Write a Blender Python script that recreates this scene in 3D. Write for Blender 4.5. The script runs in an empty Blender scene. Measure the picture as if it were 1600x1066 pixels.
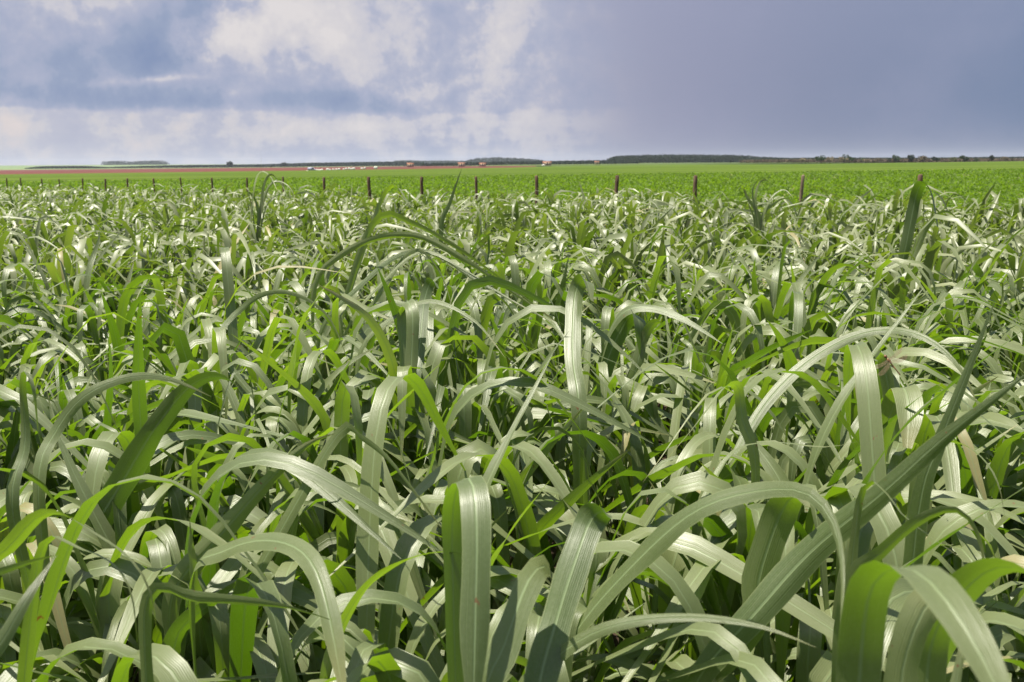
import bpy, math, random
import numpy as np
from mathutils import Vector, Matrix

rng = np.random.default_rng(11)
random.seed(11)
scene = bpy.context.scene
COL = scene.collection

# ------------------------------------------------------------------ camera
F = 1555.0                                   # focal length in pixels of a 1600 px wide picture
PITCH, ROLL = math.radians(10.19), math.radians(0.36)
EYE = np.array([0.0, 0.0, 1.65])
fw = np.array([0, math.cos(PITCH), -math.sin(PITCH)])
r0 = np.array([1.0, 0, 0]); u0 = np.array([0, math.sin(PITCH), math.cos(PITCH)])
rt = math.cos(ROLL) * r0 - math.sin(ROLL) * u0
up = math.sin(ROLL) * r0 + math.cos(ROLL) * u0
cam_d = bpy.data.cameras.new('camera')
cam_d.sensor_width = 36.0; cam_d.lens = 36.0 * F / 1600.0
cam_d.clip_start = 0.05; cam_d.clip_end = 30000
cam_d.dof.use_dof = True; cam_d.dof.focus_distance = 2.9; cam_d.dof.aperture_fstop = 10.0
cam = bpy.data.objects.new('camera', cam_d); COL.objects.link(cam)
cam.matrix_world = Matrix(((rt[0], up[0], -fw[0], EYE[0]), (rt[1], up[1], -fw[1], EYE[1]),
                           (rt[2], up[2], -fw[2], EYE[2]), (0, 0, 0, 1)))
scene.camera = cam

# ------------------------------------------------------------------ sun, sky, exposure
SUN_EL, SUN_AZ = math.radians(72), math.radians(-95)      # azimuth from +Y towards +X
SUN_STRENGTH = 5.0
sd = np.array([math.sin(SUN_AZ) * math.cos(SUN_EL), math.cos(SUN_AZ) * math.cos(SUN_EL), math.sin(SUN_EL)])
sun_d = bpy.data.lights.new('sun', 'SUN'); sun_d.energy = SUN_STRENGTH; sun_d.angle = math.radians(0.53)
sun_d.color = (1.0, 0.945, 0.82)
sun = bpy.data.objects.new('sun', sun_d); COL.objects.link(sun)
sun.location = (0, 0, 60); sun.rotation_euler = Vector(sd).to_track_quat('Z', 'Y').to_euler()
scene.view_settings.view_transform = 'Standard'
scene.view_settings.look = 'None'
scene.view_settings.exposure = 0.95
scene.view_settings.gamma = 1.0
scene.view_settings.use_curve_mapping = False


def lin(r, g, b):
    f = lambda c: (c / 255 / 12.92) if c / 255 <= 0.04045 else ((c / 255 + 0.055) / 1.055) ** 2.4
    return (f(r), f(g), f(b), 1.0)


class NT:
    """small helper to write node maths"""
    def __init__(s, tree):
        s.t = tree; s.n = tree.nodes; s.l = tree.links
    def new(s, kind, **kw):
        n = s.n.new(kind)
        for k, v in kw.items(): setattr(n, k, v)
        return n
    def put(s, sock, v):
        if isinstance(v, bpy.types.NodeSocket): s.l.new(v, sock)
        elif v is not None: sock.default_value = v
    def m(s, op, a, b=None, c=None, clamp=False):
        n = s.new('ShaderNodeMath', operation=op, use_clamp=clamp)
        s.put(n.inputs[0], a)
        if b is not None: s.put(n.inputs[1], b)
        if c is not None: s.put(n.inputs[2], c)
        return n.outputs[0]
    def add(s, a, b): return s.m('ADD', a, b)
    def sub(s, a, b): return s.m('SUBTRACT', a, b)
    def mul(s, a, b): return s.m('MULTIPLY', a, b)
    def step(s, x, a, b, lo=0.0, hi=1.0):
        n = s.new('ShaderNodeMapRange', interpolation_type='SMOOTHSTEP')
        s.put(n.inputs['Value'], x); n.inputs['From Min'].default_value = a; n.inputs['From Max'].default_value = b
        n.inputs['To Min'].default_value = lo; n.inputs['To Max'].default_value = hi
        return n.outputs[0]
    def noise(s, vec, scale, detail=4, rough=0.5, dist=0.0, dim='3D'):
        n = s.new('ShaderNodeTexNoise', noise_dimensions=dim)
        if vec is not None: s.l.new(vec, n.inputs['Vector'])
        n.inputs['Scale'].default_value = scale; n.inputs['Detail'].default_value = detail
        n.inputs['Roughness'].default_value = rough; n.inputs['Distortion'].default_value = dist
        return n.outputs[0], n.outputs[1]
    def mix(s, fac, a, b):
        n = s.new('ShaderNodeMix', data_type='RGBA')
        s.put(n.inputs[0], fac); s.put(n.inputs[6], a); s.put(n.inputs[7], b)
        return n.outputs[2]
    def ramp(s, fac, stops, interp='LINEAR'):
        n = s.new('ShaderNodeValToRGB'); cr = n.color_ramp; cr.interpolation = interp
        while len(cr.elements) < len(stops): cr.elements.new(0.5)
        for e, (p, c) in zip(cr.elements, stops): e.position = p; e.color = c
        s.put(n.inputs[0], fac)
        return n.outputs[0]


def build_world():
    w = bpy.data.worlds.new('World'); scene.world = w; w.use_nodes = True
    t = NT(w.node_tree); t.n.clear()
    sky = t.new('ShaderNodeTexSky', sky_type='NISHITA')
    sky.sun_disc = False; sky.sun_elevation = SUN_EL; sky.sun_rotation = SUN_AZ
    sky.air_density = 1.2; sky.dust_density = 2.0
    bg1 = t.new('ShaderNodeBackground'); t.l.new(sky.outputs[0], bg1.inputs[0]); bg1.inputs[1].default_value = 0.06
    tc = t.new('ShaderNodeTexCoord'); d = tc.outputs['Generated']
    sp = t.new('ShaderNodeSeparateXYZ'); t.l.new(d, sp.inputs[0])
    x, y, z = sp.outputs
    az = t.m('ARCTAN2', x, y)
    # sky coordinates: X runs along the horizon, Y is the height above it (about 27 per degree)
    X0 = t.add(t.mul(az, 1684.0), 800.0)
    E0 = t.mul(t.m('ARCSINE', z), 1570.0)
    n1, c1 = t.noise(d, 6.0, 8, 0.60)
    n2, c2 = t.noise(d, 24.0, 8, 0.62)
    s1 = t.new('ShaderNodeSeparateColor'); t.l.new(c1, s1.inputs[0])
    s2 = t.new('ShaderNodeSeparateColor'); t.l.new(c2, s2.inputs[0])
    def warp(base, a, b, ka, kb):
        return t.add(base, t.add(t.mul(t.sub(a, 0.5), ka), t.mul(t.sub(b, 0.5), kb)))
    X = warp(X0, s1.outputs[0], s2.outputs[0], 120, 70)
    Ew = warp(E0, s1.outputs[1], s2.outputs[1], 60, 46)
    El = warp(E0, s1.outputs[1], s2.outputs[1], 30, 26)      # calmer: flat cloud bases
    def gauss(px, pe, sx, sy, rot, amp, EE=None):
        EE = Ew if EE is None else EE
        dx = t.sub(X, px); dy = t.sub(EE, pe)
        c, s = math.cos(rot), math.sin(rot)
        a = t.mul(t.add(t.mul(dx, c), t.mul(dy, s)), 1 / sx)
        b = t.mul(t.add(t.mul(dx, -s), t.mul(dy, c)), 1 / sy)
        q = t.add(t.mul(a, a), t.mul(b, b))
        return t.mul(t.m('EXPONENT', t.mul(q, -0.5)), amp)
    v = t.add(0.55, t.mul(t.sub(n2, 0.5), 0.80))
    n4, _ = t.noise(d, 60.0, 6, 0.6)
    v = t.add(v, t.mul(t.sub(n4, 0.5), 0.42))
    v = t.add(v, t.mul(t.sub(n1, 0.5), 0.55))
    # height of a flat base that wanders a little along the horizon
    low = t.step(El, 80, 72)
    mp = t.new('ShaderNodeMapping'); mp.inputs['Scale'].default_value = (1, 1, 4.5); t.l.new(d, mp.inputs[0])
    n3, _ = t.noise(mp.outputs[0], 9.0, 7, 0.6)
    v = t.add(v, t.mul(low, t.add(0.14, t.mul(t.sub(n3, .5), .6))))
    G = [(620, 180, 200, 62, 0, .13, Ew), (110, 225, 130, 40, 0, .08, Ew), (40, 98, 130, 10, 0.05, -.20, El), (250, 90, 80, 7, 0.0, -.22, El), (545, 92, 70, 13, -.08, -.42, El),
         (430, 92, 40, 8, 0, -.16, El), (370, 100, 16, 7, 0, .16, El),
         (255, 150, 110, 26, -.15, -.30, Ew), (320, 222, 70, 34, .5, -.40, Ew), (210, 175, 70, 40, 0.3, -.14, Ew),
         (60, 130, 110, 28, 0, -.10, Ew),
         (385, 200, 62, 22, .55, .24, Ew), (470, 225, 110, 34, 0, .24, Ew), (430, 165, 130, 30, 0.1, .17, Ew),
         (815, 215, 34, 48, .2, .24, Ew), (680, 118, 46, 12, .1, .20, Ew), (240, 121, 60, 4.5, .05, .38, El),
         (175, 200, 34, 34, .3, .18, Ew), (90, 235, 90, 24, 0, .12, Ew), (700, 180, 70, 50, 0, -.05, Ew),
         (15, 45, 40, 16, 0, .14, Ew), (500, 50, 70, 14, 0, .10, Ew), (650, 60, 80, 22, 0, .03, Ew)]
    for a in G: v = t.add(v, gauss(*a))
    v = t.add(t.mul(v, .80), t.add(t.step(v, .64, .76, 0, .11), t.step(v, .34, .44, 0, .07)))     # firmer cumulus edges
    cloud = t.ramp(v, [(0.0, lin(134, 151, 186)), (0.28, lin(154, 167, 195)), (0.5, lin(172, 179, 203)),
                       (0.70, lin(196, 197, 211)), (0.88, lin(214, 211, 216)), (1.0, lin(226, 221, 222))])
    hz = t.step(X0, 620, 60)                       # the low band turns cream where the cloud thins
    cloud = t.mix(t.mul(t.mul(low, 0.55), hz), cloud, t.ramp(v, [(0.5, lin(196, 196, 210)), (0.75, lin(206, 205, 212)), (1.0, lin(232, 214, 206))]))
    # rain curtain: steel blue, deepening along the horizon, a soft lilac veil higher up
    Xr = t.m('MULTIPLY_ADD', X0, 1 / 10580.0, 0.4244)       # -pi..pi -> 0..1
    P = lambda px: px / 10580.0 + 0.4244
    rain = t.ramp(Xr, [(0.0, lin(168, 176, 204)), (P(-400), lin(196, 196, 210)), (P(760), lin(180, 179, 196)), (P(900), lin(163, 166, 188)),
                       (P(1100), lin(147, 152, 178)), (P(1300), lin(132, 142, 170)), (P(1600), lin(116, 134, 166)),
                       (P(2600), lin(120, 136, 170)), (1.0, lin(168, 176, 204))])
    rain = t.mix(t.step(E0, 30, 330, 0, .42), rain, lin(164, 170, 198))
    rain = t.mix(t.step(E0, 60, 0, 0, .35), rain, lin(138, 142, 166))
    rain = t.mix(t.mul(t.step(n1, .40, .75), .22), rain, lin(176, 176, 200))
    mask = t.step(t.add(X, t.mul(E0, .12)), 1060, 790)
    col = t.mix(mask, rain, cloud)
    # higher up, the sunlit broken cloud round the sun is whiter and warmer
    col = t.mix(t.step(z, .22, .60), col, t.ramp(n1, [(.35, lin(196, 198, 202)), (.6, lin(236, 231, 220))]))
    bg2 = t.new('ShaderNodeBackground'); t.l.new(col, bg2.inputs[0]); bg2.inputs[1].default_value = 0.50
    # the cloud deck breaks up towards the zenith
    cover = t.m('MAXIMUM', t.step(z, .50, .26), t.step(n1, .54, .66))
    mx = t.new('ShaderNodeMixShader'); t.l.new(cover, mx.inputs[0]); t.l.new(bg1.outputs[0], mx.inputs[1]); t.l.new(bg2.outputs[0], mx.inputs[2])
    out = t.new('ShaderNodeOutputWorld'); t.l.new(mx.outputs[0], out.inputs[0])


build_world()

# ------------------------------------------------------------------ helpers
def at(px, py, D):
    """the point seen at pixel (px, py) of the 1600x1066 photograph, D metres ahead"""
    v = fw + rt * (px - 800) / F + up * (533 - py) / F
    return EYE + v * D / v[1]


def tag(o, label=None, cat=None, group=None, kind=None):
    if label: o['label'] = label
    if cat: o['category'] = cat
    if group: o['group'] = group
    if kind: o['kind'] = kind
    return o


def empty(name, loc, label, cat, group=None, rz=0.0):
    o = bpy.data.objects.new(name, None); o.location = tuple(float(c) for c in loc); o.rotation_euler = (0, 0, rz)
    o.empty_display_size = 0.1
    COL.objects.link(o); return tag(o, label, cat, group)


def mesh_np(name, V, faces, mat, uv=None, rnd=None, smooth=True):
    """V (n,3), faces list of index arrays (m,k) -> mesh"""
    me = bpy.data.meshes.new(name)
    V = np.asarray(V, dtype=np.float32)
    me.vertices.add(len(V)); me.vertices.foreach_set('co', V.ravel())
    idx = np.concatenate([f.ravel() for f in faces]).astype(np.int32)
    tot = np.concatenate([np.full(len(f), f.shape[1], dtype=np.int32) for f in faces])
    st = np.concatenate([[0], np.cumsum(tot)[:-1]]).astype(np.int32)
    me.loops.add(len(idx)); me.loops.foreach_set('vertex_index', idx)
    me.polygons.add(len(tot)); me.polygons.foreach_set('loop_start', st); me.polygons.foreach_set('loop_total', tot)
    if smooth: me.polygons.foreach_set('use_smooth', np.ones(len(tot), dtype=bool))
    if uv is not None:
        l = me.uv_layers.new(name='UVMap'); l.data.foreach_set('uv', np.asarray(uv, dtype=np.float32)[idx].ravel())
    if rnd is not None:
        a = me.attributes.new('rnd', 'FLOAT', 'POINT'); a.data.foreach_set('value', np.asarray(rnd, dtype=np.float32))
    me.materials.append(mat); me.update(); me.validate()
    return me


def obj(name, me, parent=None):
    o = bpy.data.objects.new(name, me); COL.objects.link(o)
    if parent is not None: o.parent = parent
    return o


def unit(a): return a / np.maximum(np.linalg.norm(a, axis=-1, keepdims=True), 1e-9)


def ribbon_arrays(P, S, W, cols, fold, rnd, ripple=0.0):
    """P,S (N,K,3) path and side, W (N,K) half widths -> verts, faces, uv, rnd"""
    N, K = P.shape[:2]
    T = unit(np.gradient(P, axis=1)); S = unit(S - T * np.sum(S * T, -1, keepdims=True)); Nn = np.cross(T, S)
    c = np.linspace(-1, 1, cols)
    V = (P[:, :, None, :] + S[:, :, None, :] * (c[None, None, :, None] * W[:, :, None, None])
         - Nn[:, :, None, :] * ((1 - np.abs(c))[None, None, :, None] * (W * fold)[:, :, None, None]))
    if ripple:
        rr = np.asarray(rnd)[:, None]; ss = np.linspace(0, 1, K)[None]
        for side_, o_ in ((0, 0.0), (cols - 1, 2.1)):
            wv = np.sin(ss * (13 + 9 * rr) + rr * 40 + o_) + .6 * np.sin(ss * (31 + 12 * rr) + rr * 90 + o_ * 2)
            V[:, :, side_] += Nn * (W * ripple * wv)[:, :, None]
    i = np.arange(K - 1)[:, None] * cols + np.arange(cols - 1)[None, :]
    q = np.stack([i, i + 1, i + 1 + cols, i + cols], -1).reshape(-1, 4)
    q = (q[None] + (np.arange(N) * K * cols)[:, None, None]).reshape(-1, 4)
    uv = np.empty((N, K, cols, 2)); uv[..., 0] = (c * .5 + .5)[None, None, :]
    L = np.cumsum(np.concatenate([np.zeros((N, 1)), np.linalg.norm(np.diff(P, axis=1), axis=-1)], 1), 1)
    uv[..., 1] = (L / L[:, -1:])[:, :, None]
    R = np.repeat(np.asarray(rnd)[:, None], K * cols, 1).ravel()
    return V.reshape(-1, 3), q, uv.reshape(-1, 2), R


def random_leaves(base, phi, L, th0, B, sb, sharp, w, K, drift, tw0, tw1):
    """vectorised arching grass leaves; every argument an array of length N"""
    N = len(L); s = np.linspace(0, 1, K)[None, :]
    x = np.clip((s - (sb - sharp / 2)[:, None]) / sharp[:, None], 0, 1)
    th = th0[:, None] + B[:, None] * (x * x * (3 - 2 * x)) + 0.25 * s
    ph = phi[:, None] + drift[:, None] * s ** 1.5
    D = np.stack([np.sin(th) * np.cos(ph), np.sin(th) * np.sin(ph), np.cos(th)], -1) * (L / (K - 1))[:, None, None]
    P = base[:, None, :] + np.concatenate([np.zeros((N, 1, 3)), np.cumsum((D[:, 1:] + D[:, :-1]) / 2, 1)], 1)
    S0 = np.stack([-np.sin(ph), np.cos(ph), np.zeros_like(ph)], -1)
    T = unit(D); Nn = np.cross(T, S0)
    a = (tw0[:, None] + tw1[:, None] * s)[..., None]
    S = S0 * np.cos(a) + Nn * np.sin(a)
    prof = np.minimum(1.0, 0.55 + 1.6 * s) * np.clip((1 - s) * 1.9, 0, 1) ** 0.75
    return P, S, w[:, None] * np.maximum(prof, 0.03)


def leaf_params(n, wind, rg, spread=1.0, big=1.0, upright=.07):
    phi = wind + rg.vonmises(0, 0.75 / spread, n)
    L = rg.uniform(.52, 1.0, n) * big
    kind = rg.random(n)
    up_ = kind < upright                                  # a few stand almost straight
    th0 = np.where(up_, rg.uniform(.05, .3, n), rg.uniform(.04, .48, n))
    B = np.where(up_, rg.uniform(.2, .8, n), rg.uniform(1.35, 2.9, n))
    sb = rg.uniform(.30, .60, n); sharp = rg.uniform(.15, .58, n)
    L = np.where(up_, L * .72, L)
    w = np.where(rg.random(n) < .10, rg.uniform(.0035, .008, n), rg.uniform(.0125, .0240, n)) * (0.5 + .5 * big)
    return phi, L, th0, B, sb, sharp, w, rg.normal(0, .4, n), rg.normal(0, .35, n), rg.normal(0, .7, n)


WIND = math.radians(-42)


def gz(x, y):
    """ground height"""
    d = np.clip(y, 0, 500)
    return d * (-.00325) + np.clip(x, -260, 260) * .0065 * np.where(y < 500, 1, 1)

# ------------------------------------------------------------------ materials
def mat_new(name):
    m = bpy.data.materials.new(name); m.use_nodes = True; t = NT(m.node_tree); t.n.clear()
    out = t.new('ShaderNodeOutputMaterial'); return m, t, out


def leaf_material(name, dark, light, trans, trans_mix, rough=.40, spec=.5, detail=True):
    m, t, out = mat_new(name)
    at_ = t.new('ShaderNodeAttribute'); at_.attribute_name = 'rnd'; rnd = at_.outputs['Fac']
    uvn = t.new('ShaderNodeUVMap'); sp = t.new('ShaderNodeSeparateXYZ'); t.l.new(uvn.outputs[0], sp.inputs[0])
    u, v = sp.outputs[0], sp.outputs[1]
    base = t.mix(rnd, dark, light)
    base = t.mix(t.step(rnd, .983, .990), base, (.30, .23, .11, 1))       # a few dry leaves
    tr = t.mix(rnd, trans[0], trans[1])
    geo = t.new('ShaderNodeNewGeometry')
    if detail:
        e = t.m('ABSOLUTE', t.sub(u, .5))
        rib = t.step(e, .055, .02)
        cmb = t.new('ShaderNodeCombineXYZ'); t.l.new(t.mul(u, 34.0), cmb.inputs[0]); t.l.new(t.mul(v, 1.6), cmb.inputs[1]); t.l.new(t.mul(rnd, 37.0), cmb.inputs[2])
        vn, _ = t.noise(cmb.outputs[0], 1.0, 3, .6)
        base = t.mix(t.step(vn, .3, .7, 0, .25), base, t.mix(.5, base, light))
        pn, _ = t.noise(geo.outputs['Position'], 9.0, 4, .6)
        base = t.mix(t.step(pn, .35, .75, 0, .45), base, t.mix(.55, base, dark))
        base = t.mix(t.mul(rib, .65), base, (.24, .32, .15, 1))
        fn, _ = t.noise(geo.outputs['Position'], 260.0, 3, .7)
        base = t.mix(t.step(fn, .40, .72, 0, .28), base, t.mix(.5, base, (.26, .30, .17, 1)))
        edge_ = t.step(e, .44, .50)
        base = t.mix(t.mul(edge_, .45), base, (.24, .27, .12, 1))
        # yellowing tips and margins, a few rust spots
        tip = t.mul(t.step(v, .86, 1.0), t.step(rnd, .25, .9))
        base = t.mix(t.mul(tip, .7), base, (.28, .22, .07, 1))
        sn, _ = t.noise(geo.outputs['Position'], 55.0, 2, .5)
        spot = t.step(sn, .735, .765)
        base = t.mix(t.mul(spot, .8), base, (.17, .07, .02, 1)); tr = t.mix(t.mul(spot, .9), tr, (.25, .09, .01, 1))
        tr = t.mix(t.mul(rib, .55), tr, (.10, .20, .02, 1))
        wav = t.m('SINE', t.mul(u, 95.0))
        h = t.add(t.mul(wav, .15), t.add(vn, t.mul(rib, -.7)))
        bmp = t.new('ShaderNodeBump'); bmp.inputs['Strength'].default_value = .42; bmp.inputs['Distance'].default_value = .0016
        t.l.new(h, bmp.inputs['Height'])
    under = t.mix(.35, base, light)
    base = t.mix(geo.outputs['Backfacing'], base, under)
    p = t.new('ShaderNodeBsdfPrincipled'); t.put(p.inputs['Base Color'], base)
    p.inputs['Specular IOR Level'].default_value = spec
    p.inputs['Roughness'].default_value = rough
    if detail:
        t.put(p.inputs['Roughness'], t.add(rough - .06, t.mul(vn, .16)))
    p.inputs['Sheen Weight'].default_value = .0; p.inputs['Sheen Roughness'].default_value = .5
    tb = t.new('ShaderNodeBsdfTranslucent'); t.put(tb.inputs[0], tr)
    if detail: t.l.new(bmp.outputs[0], p.inputs['Normal'])
    mx = t.new('ShaderNodeMixShader'); mx.inputs[0].default_value = trans_mix
    t.l.new(p.outputs[0], mx.inputs[1]); t.l.new(tb.outputs[0], mx.inputs[2]); t.l.new(mx.outputs[0], out.inputs[0])
    return m


def simple_mat(name, stops, scale=3.0, rough=.9, coords='Position', bump=0.0, detail=5, vec_scale=None, spec=.3):
    """stops: noise value -> colour"""
    m, t, out = mat_new(name)
    if coords == 'Object':
        tc = t.new('ShaderNodeTexCoord'); vec = tc.outputs['Object']
    else:
        g = t.new('ShaderNodeNewGeometry'); vec = g.outputs['Position']
    if vec_scale:
        mp = t.new('ShaderNodeMapping'); mp.inputs['Scale'].default_value = vec_scale; t.l.new(vec, mp.inputs[0]); vec = mp.outputs[0]
    n, _ = t.noise(vec, scale, detail, .6)
    p = t.new('ShaderNodeBsdfPrincipled'); t.put(p.inputs['Base Color'], t.ramp(n, stops)); p.inputs['Roughness'].default_value = rough
    p.inputs['Specular IOR Level'].default_value = spec
    if bump:
        b = t.new('ShaderNodeBump'); b.inputs['Strength'].default_value = bump; b.inputs['Distance'].default_value = .02
        t.l.new(n, b.inputs['Height']); t.l.new(b.outputs[0], p.inputs['Normal'])
    t.l.new(p.outputs[0], out.inputs[0]); return m


M_LEAF = leaf_material('leaf', (.050, .080, .018, 1), (.172, .192, .088, 1), ((.17, .36, .006, 1), (.40, .66, .012, 1)), .24, rough=.40, spec=.80)
M_FARLEAF = leaf_material('leaf_distant', (.070, .098, .030, 1), (.200, .218, .112, 1), ((.17, .33, .010, 1), (.42, .62, .03, 1)), .18, rough=.48, spec=.75, detail=False)
M_PASTURE = leaf_material('pasture_leaf', (.080, .138, .014, 1), (.112, .165, .024, 1), ((.22, .40, .010, 1), (.30, .48, .016, 1)), .42, rough=.55, spec=.3, detail=False)
M_STEM = simple_mat('stem', [(.3, (.07, .13, .03, 1)), (.7, (.14, .21, .06, 1))], 30, .5, vec_scale=(1, 1, .1))
M_SOIL = simple_mat('soil', [(.3, (.02, .013, .008, 1)), (.7, (.055, .035, .02, 1))], 8, .95, bump=.5)
M_BASE = simple_mat('dry_ground', [(.35, (.06, .09, .03, 1)), (.65, (.10, .12, .05, 1))], .01, .95)
M_RED = simple_mat('red_earth', [(.35, (.085, .016, .009, 1)), (.65, (.118, .026, .015, 1))], .02, .95, vec_scale=(.3, 1, 1))
M_HILL = simple_mat('far_pasture', [(.35, (.12, .17, .08, 1)), (.65, (.16, .21, .10, 1))], .002, .95)
M_POST = simple_mat('post_wood', [(.3, (.045, .026, .018, 1)), (.5, (.10, .058, .038, 1)), (.72, (.19, .125, .085, 1))], 26, .85, 'Object', .6, 6, (1, 1, .12))
M_TRUNK = simple_mat('bark', [(.3, (.04, .03, .02, 1)), (.7, (.10, .075, .05, 1))], 2, .9, 'Object')
M_WOOD_FAR = simple_mat('wood_foliage', [(.35, (.010, .022, .012, 1)), (.65, (.024, .044, .020, 1))], .25, .8)
M_TREE = simple_mat('tree_foliage', [(.35, (.020, .040, .014, 1)), (.65, (.05, .085, .028, 1))], .6, .8)
M_SCRUB = simple_mat('scrub_foliage', [(.35, (.15, .125, .075, 1)), (.65, (.28, .23, .15, 1))], .6, .9)
M_OLIVE = simple_mat('olive_foliage', [(.35, (.060, .070, .022, 1)), (.65, (.12, .125, .040, 1))], .6, .9)
M_BROWN = simple_mat('brown_foliage', [(.35, (.075, .065, .042, 1)), (.65, (.16, .125, .085, 1))], .6, .9)
M_WALL = simple_mat('cream_plaster', [(.35, (.38, .28, .18, 1)), (.65, (.50, .38, .26, 1))], 1, .9)
M_TILE = simple_mat('clay_tile', [(.35, (.30, .12, .07, 1)), (.65, (.42, .19, .11, 1))], 1.5, .85)
M_DARK = simple_mat('dark_opening', [(.4, (.02, .02, .022, 1)), (.6, (.035, .035, .04, 1))], 2, .4)
M_WHITE = simple_mat('white_wrap', [(.3, (.62, .60, .54, 1)), (.7, (.80, .78, .72, 1))], 2, .5)
M_VAN = simple_mat('lavender_paint', [(.3, (.36, .34, .48, 1)), (.7, (.44, .41, .55, 1))], .5, .35)
M_RUBBER = simple_mat('rubber', [(.3, (.02, .02, .02, 1)), (.7, (.03, .03, .03, 1))], 5, .8)


M_POST_PALE = simple_mat('pale_post_wood', [(.3, (.10, .07, .045, 1)), (.7, (.27, .20, .14, 1))], 26, .85, 'Object', .6, 6, (1, 1, .12))


def field_material():
    m, t, out = mat_new('green_crop')
    g = t.new('ShaderNodeNewGeometry'); pos = g.outputs['Position']
    sp = t.new('ShaderNodeSeparateXYZ'); t.l.new(pos, sp.inputs[0])
    n1, _ = t.noise(pos, .9, 6, .65); n2, _ = t.noise(pos, .05, 4, .5)
    near = t.mix(t.step(n1, .35, .68), (.064, .112, .012, 1), (.095, .148, .022, 1))
    near = t.mix(t.step(n2, .3, .7, 0, .35), near, (.13, .20, .03, 1))
    mp = t.new('ShaderNodeMapping'); mp.inputs['Scale'].default_value = (.012, .10, 1); t.l.new(pos, mp.inputs[0])
    n3, _ = t.noise(mp.outputs[0], 1, 4, .6)
    far = t.mix(t.step(n3, .35, .65), (.050, .085, .016, 1), (.095, .135, .026, 1))
    far = t.mix(t.step(sp.outputs[1], 330, 440, 0, .22), far, (.10, .155, .025, 1))
    edge = t.add(sp.outputs[1], t.mul(sp.outputs[0], -.05))
    p = t.new('ShaderNodeBsdfPrincipled'); t.put(p.inputs['Base Color'], t.mix(t.step(edge, 116, 124), near, far))
    p.inputs['Roughness'].default_value = 1; p.inputs['Specular IOR Level'].default_value = 0
    b = t.new('ShaderNodeBump'); b.inputs['Strength'].default_value = .8; b.inputs['Distance'].default_value = .3
    t.l.new(n1, b.inputs['Height']); t.l.new(b.outputs[0], p.inputs['Normal'])
    t.l.new(p.outputs[0], out.inputs[0]); return m


M_FIELD = field_material()

# ------------------------------------------------------------------ terrain
US = np.concatenate([np.linspace(-1.6, -.62, 14), np.linspace(-.6, .6, 97), np.linspace(.62, 1.6, 14)])


def H(u, d):
    """terrain surface (top of the low crop beyond the fence) along direction u = x/y at distance d"""
    uc = np.clip(u, -.55, .55)
    a = (uc + .55) / 1.10                                   # 0 one side, 1 the other
    near = d * (-.00325 + .0065 * uc) + .5
    dl = np.interp(np.log(np.maximum(d, 1)), np.log([500, 800, 1500, 3400, 6000, 15000]), [0, -3.2, -6.8, -14.0, -13.4, -12.5])
    dr = np.interp(np.log(np.maximum(d, 1)), np.log([500, 800, 1500, 3400, 6000, 15000]), [0, -.2, -1.0, -1.2, -1.4, -2.0])
    e500 = (1.65 - (500 * (-.00325 + .0065 * uc) + .5)) / 500 * F
    hill = np.clip((.12 - uc) / .25, 0, 1)
    base = dl * (1 - a) + dr * a
    base = np.where(d > 1500, base * hill + (1 - hill) * np.maximum(base, -e500 + 1.6), base)
    return np.where(d <= 500, near, 1.65 - (e500 + base) / F * d)


def polar_sheet(name, d0, d1, nd, mat, dz=0.0, us=None, label_kind='structure', dz_far=None):
    us = US if us is None else us
    s = np.linspace(0, 1, nd)
    a = np.array([d0(u) for u in us]); b = np.array([d1(u) for u in us])
    D = np.exp(np.log(a)[:, None] * (1 - s) + np.log(b)[:, None] * s)
    U = np.repeat(us[:, None], nd, 1)
    Z = H(U, D) + (dz if np.isscalar(dz) else dz(D))
    V = np.stack([U * D, D, Z], -1).reshape(-1, 3)
    i = np.arange(len(us) - 1)[:, None] * nd + np.arange(nd - 1)[None]
    q = np.stack([i, i + nd, i + nd + 1, i + 1], -1).reshape(-1, 4)
    o = obj(name, mesh_np(name, V, [q], mat)); o['kind'] = label_kind; return o


# one ground sheet under everything, out to the horizon
gs = np.concatenate([-np.geomspace(14000, 2, 40), [0], np.geomspace(2, 14000, 60)])
GX, GY = np.meshgrid(gs, np.concatenate([[-14000, -2000, -200, -30, -6, -2], [0, 1, 3, 6], np.geomspace(10, 15000, 70)]), indexing='ij')
yy = np.maximum(GY, 1)
far_h = H(GX / yy, yy) - .5
near_h = gz(GX, GY)
k = np.clip((GY - 6) / 60, 0, 1)
GZ = near_h * (1 - k) + far_h * k - np.where(GY > 60, np.clip(GY * .004, 0, 6), 0)
i = np.arange(GX.shape[0] - 1)[:, None] * GX.shape[1] + np.arange(GX.shape[1] - 1)[None]
q = np.stack([i, i + GX.shape[1], i + GX.shape[1] + 1, i + 1], -1).reshape(-1, 4)
g = obj('ground', mesh_np('ground', np.stack([GX, GY, GZ], -1).reshape(-1, 3), [q], M_SOIL)); g['kind'] = 'structure'

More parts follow.
